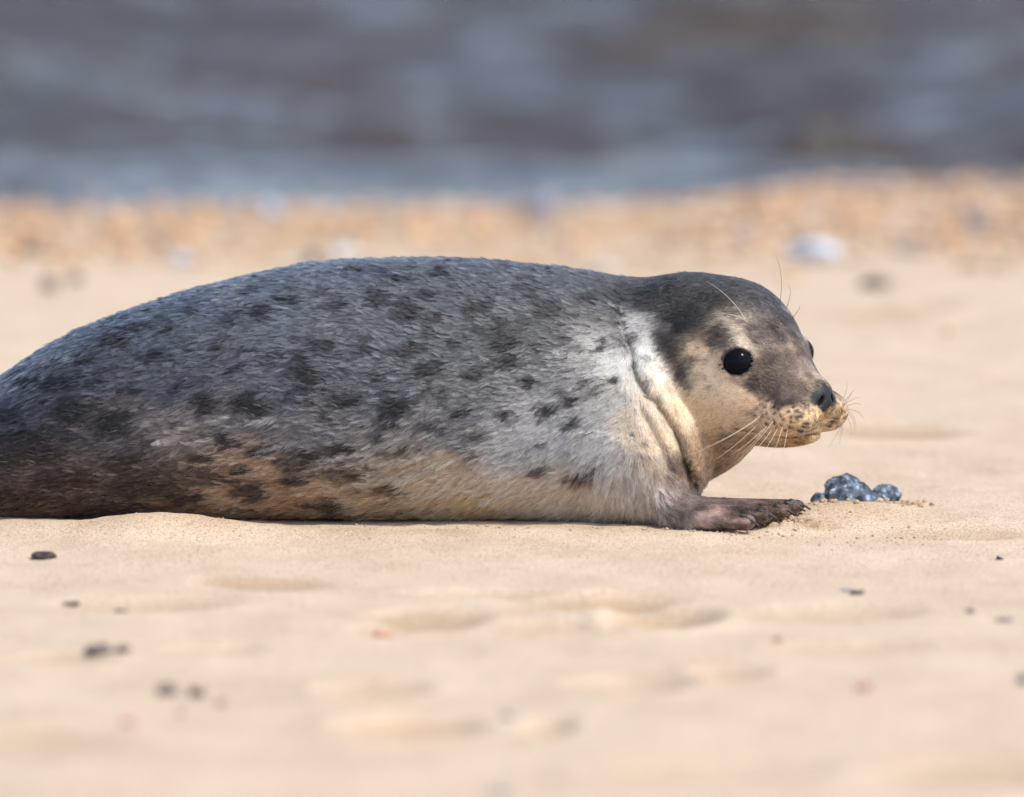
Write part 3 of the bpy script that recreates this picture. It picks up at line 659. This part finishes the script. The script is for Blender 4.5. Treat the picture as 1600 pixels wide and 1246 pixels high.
for r_, (w0, n_, u0, u1) in enumerate([(-.030, 4, .128, .160), (-.0365, 6, .118, .166), (-.043, 7, .112, .170), (-.0495, 7, .114, .172), (-.0555, 6, .120, .170), (-.061, 4, .132, .164)]):
    for k in range(n_):
        FOLL.append((u0+.005+(u1-u0)*k/(n_-1)+.0015*((r_*7+k*3) % 5-2)/2, w0-.006*(k/(n_-1)-.5)+.001*((r_+k*5) % 3-1)))
def lie(P):
    qx, qy = plane_uv(P[:, 0], P[:, 1], P[:, 2]); num = 0
    for k in range(len(lp)):
        d2 = (qx-lp[k, 0])**2+(qy-lp[k, 1])**2; n_ = np.hypot(lp[k, 2], lp[k, 3])
        num = num+(1/(d2+25*25)**2)[:, None]*np.array([lp[k, 2]/n_, 0, -lp[k, 3]/n_])
    return num/(np.linalg.norm(num, axis=1)[:, None]+1e-12)

# skin under the fur
ms, t, b = new_mat('seal_skin')
a = N(t, 'ShaderNodeAttribute', attribute_name='pigment'); t.links.new(a.outputs['Color'], b.inputs['Base Color'])
b.inputs['Roughness'].default_value = .55; b.inputs['Specular IOR Level'].default_value = .35
g = N(t, 'ShaderNodeNewGeometry'); n = N(t, 'ShaderNodeTexNoise', Scale=420.0, Detail=3.0); t.links.new(g.outputs['Position'], n.inputs['Vector'])
bu = N(t, 'ShaderNodeBump', Strength=.35, Distance=.0015); t.links.new(n.outputs[0], bu.inputs['Height']); t.links.new(bu.outputs[0], b.inputs['Normal'])
seal = bpy.data.objects.new('grey_seal', None); sc.collection.objects.link(seal); seal.empty_display_size = .1
tag(seal, 'spotted grey seal pup lying on the sand with its head turned right', 'seal')
skin = mesh_obj('body', SV, SF, ms, seal)
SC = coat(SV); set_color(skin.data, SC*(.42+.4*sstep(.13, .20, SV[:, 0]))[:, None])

# fur
def bare(P):
    Q = to_head(P); r = np.stack([Q[:, 0], np.abs(Q[:, 1]), Q[:, 2]], 1)-EYE_C
    e = np.sqrt((r@eye_t)**2+(r@eye_b)**2)
    k = ((e < .0175) & (r@EYE_N > -.004)) | (nose_mask(Q) > .3) | ((Q[:, 0] > .172) & (Q[:, 2] < -.035) & (Q[:, 2] > -.085) & (np.abs(Q[:, 1]) < .03))
    return k & (P[:, 0] > .2)
def make_fur(count):
    tri = np.concatenate([SF[:, [0, 1, 2]], SF[:, [0, 2, 3]]])
    A, B, C = SV[tri[:, 0]], SV[tri[:, 1]], SV[tri[:, 2]]
    area = .5*np.linalg.norm(np.cross(B-A, C-A), axis=1); cen = (A+B+C)/3
    wgt = area*np.where(cen[:, 2] < .004, 0, 1)*np.where(cen[:, 0] > .2, 2.3, 1.0)*np.where(cen[:, 0] < -.68, .3, 1)*np.where(cen[:, 1] > .06, .35, 1)
    ti = rng.choice(len(tri), count, p=wgt/wgt.sum())
    u = rng.random((count, 2)); f = u.sum(1) > 1; u[f] = 1-u[f]
    P = A[ti]+(B-A)[ti]*u[:, :1]+(C-A)[ti]*u[:, 1:]
    Nn = SN[tri[ti, 0]]*(1-u.sum(1))[:, None]+SN[tri[ti, 1]]*u[:, :1]+SN[tri[ti, 2]]*u[:, 1:]
    Nn /= np.linalg.norm(Nn, axis=1)[:, None]+1e-9
    keep = ~bare(P); P, Nn = P[keep], Nn[keep]
    T = lie(P); T = T-(T*Nn).sum(1)[:, None]*Nn; T /= np.linalg.norm(T, axis=1)[:, None]+1e-6
    Bn = np.cross(Nn, T)
    qx, qy = plane_uv(P[:, 0], P[:, 1], P[:, 2])
    hd = sstep(960, 1060, qx)*(1-sstep(752, 775, qy)*(qx < 1300))
    L = .0128*(1-hd)+.0072*hd
    L = L + .006*sstep(680, 760, qy)*(qx > 560)*(1-hd)
    L = np.where((qx > 1060) & (qy > 765), .008, L)
    Q = to_head(P); mz = sstep(.10, .15, Q[:, 0])*(P[:, 0] > .2); L = L*(1-.68*mz)
    rE = np.stack([Q[:, 0], np.abs(Q[:, 1]), Q[:, 2]], 1)-EYE_C
    L = np.where(P[:, 0] > .2, L*(.3+.7*sstep(.016, .032, np.sqrt((rE**2).sum(1)))), L)
    # locks: hairs gather towards the tip of the nearest leading hair, so that the coat breaks into tufts
    from mathutils.kdtree import KDTree
    n = len(P); want = np.where(hd > .5, .22, .19)*np.where((qx > 1060) & (qy > 765), 1.6, 1)
    lead = np.flatnonzero(rng.random(n) < want)
    kd = KDTree(len(lead))
    for a_, q_ in enumerate(P[lead].tolist()): kd.insert(q_, a_)
    kd.balance(); find = kd.find
    own = np.fromiter((find(p)[1] for p in P.tolist()), np.int64, n)
    nl = len(lead)
    sway_l = .20*rng.standard_normal(nl)+.25*fbm(P[lead, 0]*18, P[lead, 1]*18, P[lead, 2]*18, 421, 2)
    lift_l = np.clip(.20+.11*rng.standard_normal(nl), .05, .6); tone_l = np.exp((.36+.02*hd[lead])*rng.standard_normal(nl)); len_l = rng.uniform(.75, 1.25, nl)
    L = L*len_l[own]*rng.uniform(.8, 1.1, n)
    sway = sway_l[own]+.07*rng.standard_normal(n); lift = np.clip(lift_l[own]+.03*rng.standard_normal(n), .04, .6)
    T2 = T+sway[:, None]*Bn; T2 /= np.linalg.norm(T2, axis=1)[:, None]
    K = 4; pts = np.empty((n, K, 3), np.float32); R0 = P-Nn*.0008; toward = P[lead][own]-P
    toward -= (toward*Nn).sum(1)[:, None]*Nn
    gather = .72*np.clip(1-np.linalg.norm(toward, axis=1)/.012, 0, 1)
    for k in range(K):
        s_ = k/(K-1)
        pts[:, k] = R0 + T2*(L*s_)[:, None] + Nn*(L*lift*s_*(1.25-.55*s_))[:, None] + toward*(gather*s_**1.2)[:, None]
    pts[:, 1:, 2] = np.maximum(pts[:, 1:, 2], .0015)
    for k in range(1, K):                      # keep the strands above the skin where it folds
        m = np.flatnonzero(P[:, 0] > .06); cl_ = .0006+.10*L[m]*k/(K-1)
        pts[m, k] += (Nn[m]*np.clip(cl_-seal_sdf(pts[m, k].astype(float)), 0, .008)[:, None]).astype(np.float32)
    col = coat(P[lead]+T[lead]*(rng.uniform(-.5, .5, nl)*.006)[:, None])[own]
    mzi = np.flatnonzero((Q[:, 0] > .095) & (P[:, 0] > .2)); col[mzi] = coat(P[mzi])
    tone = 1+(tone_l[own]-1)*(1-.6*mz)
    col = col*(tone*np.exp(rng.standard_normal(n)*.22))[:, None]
    pale = (rng.random(n) < .02*(1-hd))[:, None]; col = np.where(pale, col*.5+.5*np.array([.62, .58, .54]), col)
    cu = bpy.data.hair_curves.new('fur'); cu.add_curves([K]*len(P))
    cu.attributes['position'].data.foreach_set('vector', pts.reshape(-1))
    ra = cu.attributes.get('radius') or cu.attributes.new('radius', 'FLOAT', 'POINT')
    rr = np.tile(np.array([.00048, .00050, .00038, .00008], np.float32), (len(P), 1))*np.where(hd > .5, .75, 1.0)[:, None]
    ra.data.foreach_set('value', rr.astype(np.float32).ravel())
    ca = cu.attributes.new('pigment', 'FLOAT_COLOR', 'CURVE')
    c4 = np.ones((len(P), 4), np.float32); c4[:, :3] = np.clip(col*np.minimum(1, .86/(col.max(1)+1e-6))[:, None], .002, .9); ca.data.foreach_set('color', c4.ravel())
    mf = bpy.data.materials.new('seal_fur'); mf.use_nodes = True; t = mf.node_tree
    t.nodes.remove(t.nodes['Principled BSDF'])
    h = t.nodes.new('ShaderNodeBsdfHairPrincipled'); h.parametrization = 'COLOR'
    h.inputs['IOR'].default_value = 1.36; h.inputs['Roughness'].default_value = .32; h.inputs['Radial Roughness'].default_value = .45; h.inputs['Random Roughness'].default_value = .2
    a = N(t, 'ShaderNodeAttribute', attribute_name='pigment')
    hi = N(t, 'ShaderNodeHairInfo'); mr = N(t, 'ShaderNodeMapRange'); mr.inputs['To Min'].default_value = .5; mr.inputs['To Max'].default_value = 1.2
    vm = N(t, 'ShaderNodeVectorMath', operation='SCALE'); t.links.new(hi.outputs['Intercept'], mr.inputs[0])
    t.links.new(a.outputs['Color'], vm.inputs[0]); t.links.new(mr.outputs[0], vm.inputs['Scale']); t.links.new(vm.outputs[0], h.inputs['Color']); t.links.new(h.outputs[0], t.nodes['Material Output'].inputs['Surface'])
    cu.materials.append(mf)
    o = bpy.data.objects.new('fur', cu); sc.collection.objects.link(o); o.parent = seal
    return o
fur = make_fur(330000)

# eyes
me, t, b = new_mat('seal_eye'); b.inputs['Base Color'].default_value = (.004, .004, .006, 1); b.inputs['Roughness'].default_value = .04
b.inputs['Specular IOR Level'].default_value = .06
for sgn in (1, -1):
    c = from_head(EYE_C*np.array([1, sgn, 1]))[0]
    V, F = ICO3; V = ico(4)[0]; F = ico(4)[1]
    o = mesh_obj('eye', V*EYE_R, F, me, seal); o.location = c
# whiskers and claws
def tube(name, pts, r0, r1, mat, parent, sides=5):
    pts = np.asarray(pts, float); n_ = len(pts); V = []
    for k in range(n_):
        tg = pts[min(k+1, n_-1)]-pts[max(k-1, 0)]; tg /= np.linalg.norm(tg)
        up = np.array([0, 1., 0]) if abs(tg[1]) < .9 else np.array([1., 0, 0]); a = np.cross(tg, up); a /= np.linalg.norm(a); b_ = np.cross(tg, a)
        r = r0+(r1-r0)*k/(n_-1)
        for j in range(sides):
            an = 2*math.pi*j/sides; V.append(pts[k]+r*(math.cos(an)*a+math.sin(an)*b_))
    F = [(k*sides+j, k*sides+(j+1) % sides, (k+1)*sides+(j+1) % sides, (k+1)*sides+j) for k in range(n_-1) for j in range(sides)]
    F += [tuple(range(sides))[::-1], tuple((n_-1)*sides+j for j in range(sides))]
    return mesh_obj(name, V, F, mat, parent)
mw, t, b = new_mat('whisker'); b.inputs['Base Color'].default_value = (.62, .52, .40, 1); b.inputs['Roughness'].default_value = .35
mwd, t, b = new_mat('whisker_dark'); b.inputs['Base Color'].default_value = (.09, .06, .045, 1); b.inputs['Roughness'].default_value = .35
def bez(p0, p1, p2, n_=9):
    return [(1-s)**2*p0+2*s*(1-s)*p1+s*s*p2 for s in np.linspace(0, 1, n_)]
def surf_head(u, v_sign, w_):
    """skin point on the side of the muzzle at height w"""
    vs = np.linspace(0, .09, 90); Q = np.stack([np.full(90, u), v_sign*vs, np.full(90, w_)], 1)
    d_ = head_sdf(from_head(Q)); k = np.argmax(d_ > 0); return from_head(Q[max(k-1, 0)])[0]
# near-side whiskers sweeping back under the jaw: follicle (u, w) and tip in photo units / depth
for (u, w_, tx, ty, sag) in [(.122, -.050, 1065, 715, 6), (.120, -.057, 1110, 724, 3), (.130, -.060, 1140, 712, 3), (.136, -.056, 1160, 708, 2), (.142, -.060, 1168, 716, 2), (.150, -.058, 1186, 716, 2), (.156, -.056, 1205, 716, 2), (.160, -.060, 1222, 712, 1), (.126, -.046, 1100, 700, 4), (.146, -.05, 1150, 722, 3)]:
    p0 = surf_head(u, 1, w_); p2 = at(tx, ty, p0[1]-.02); m_ = (p0+p2)/2+np.array([0, -.012, -sag*.0012])
    tube('whisker', bez(p0, m_, p2), 0.00030, .0001, mw, seal)
for (u, w_, tx, ty) in [(.168, -.034, 1322, 596), (.170, -.036, 1337, 606), (.168, -.040, 1345, 622), (.172, -.042, 1346, 634), (.170, -.046, 1349, 655), (.166, -.048, 1338, 668), (.172, -.050, 1336, 678), (.164, -.054, 1330, 680), (.160, -.056, 1311, 694), (.168, -.056, 1296, 697), (.156, -.058, 1310, 688), (.172, -.038, 1330, 612)]:
    p0 = surf_head(u, -1, w_); p2 = at(tx, ty, p0[1]+.015); m_ = (p0+p2)/2+np.array([.006, .0, .006])
    tube('whisker', bez(p0, m_, p2), .00028, .00009, mwd, seal)
def top_point(px, py):
    ys_ = np.linspace(-.25, .15, 400); Pp = np.stack([at(px, py, y) for y in ys_]); d_ = seal_sdf(Pp)
    k = np.argmax(d_ < 0) if (d_ < 0).any() else np.argmin(d_); return Pp[k]
for (a_, c_, m) in [((1168, 506), (1104, 440), mw), ((1170, 505), (1112, 490), mw), ((1218, 478), (1213, 402), mwd), ((1228, 484), (1231, 444), mwd), ((1236, 500), (1249, 478), mwd)]:
    p0 = top_point(*a_); p2 = at(c_[0], c_[1], p0[1]-.01); m_ = (p0+p2)/2+np.array([.008, -.005, .008])
    tube('whisker', bez(p0, m_, p2), .00036, .0001, m, seal)
mc, t, b = new_mat('claw'); b.inputs['Base Color'].default_value = (.018, .016, .016, 1); b.inputs['Roughness'].default_value = .5
for (a_, t_, ra, rb) in DIG:
    p1 = at(*t_); p0 = at(*a_); dr = (p1-p0)/np.linalg.norm(p1-p0)
    s0 = p1-dr*.010+np.array([0, -.004, .0070]); s2 = p1+dr*.016+np.array([0, -.004, -.004]); m_ = (s0+s2)/2+np.array([0, 0, .004])
    tube('claw', bez(s0, m_, s2, 7), .0031, .0009, mc, seal, 8)
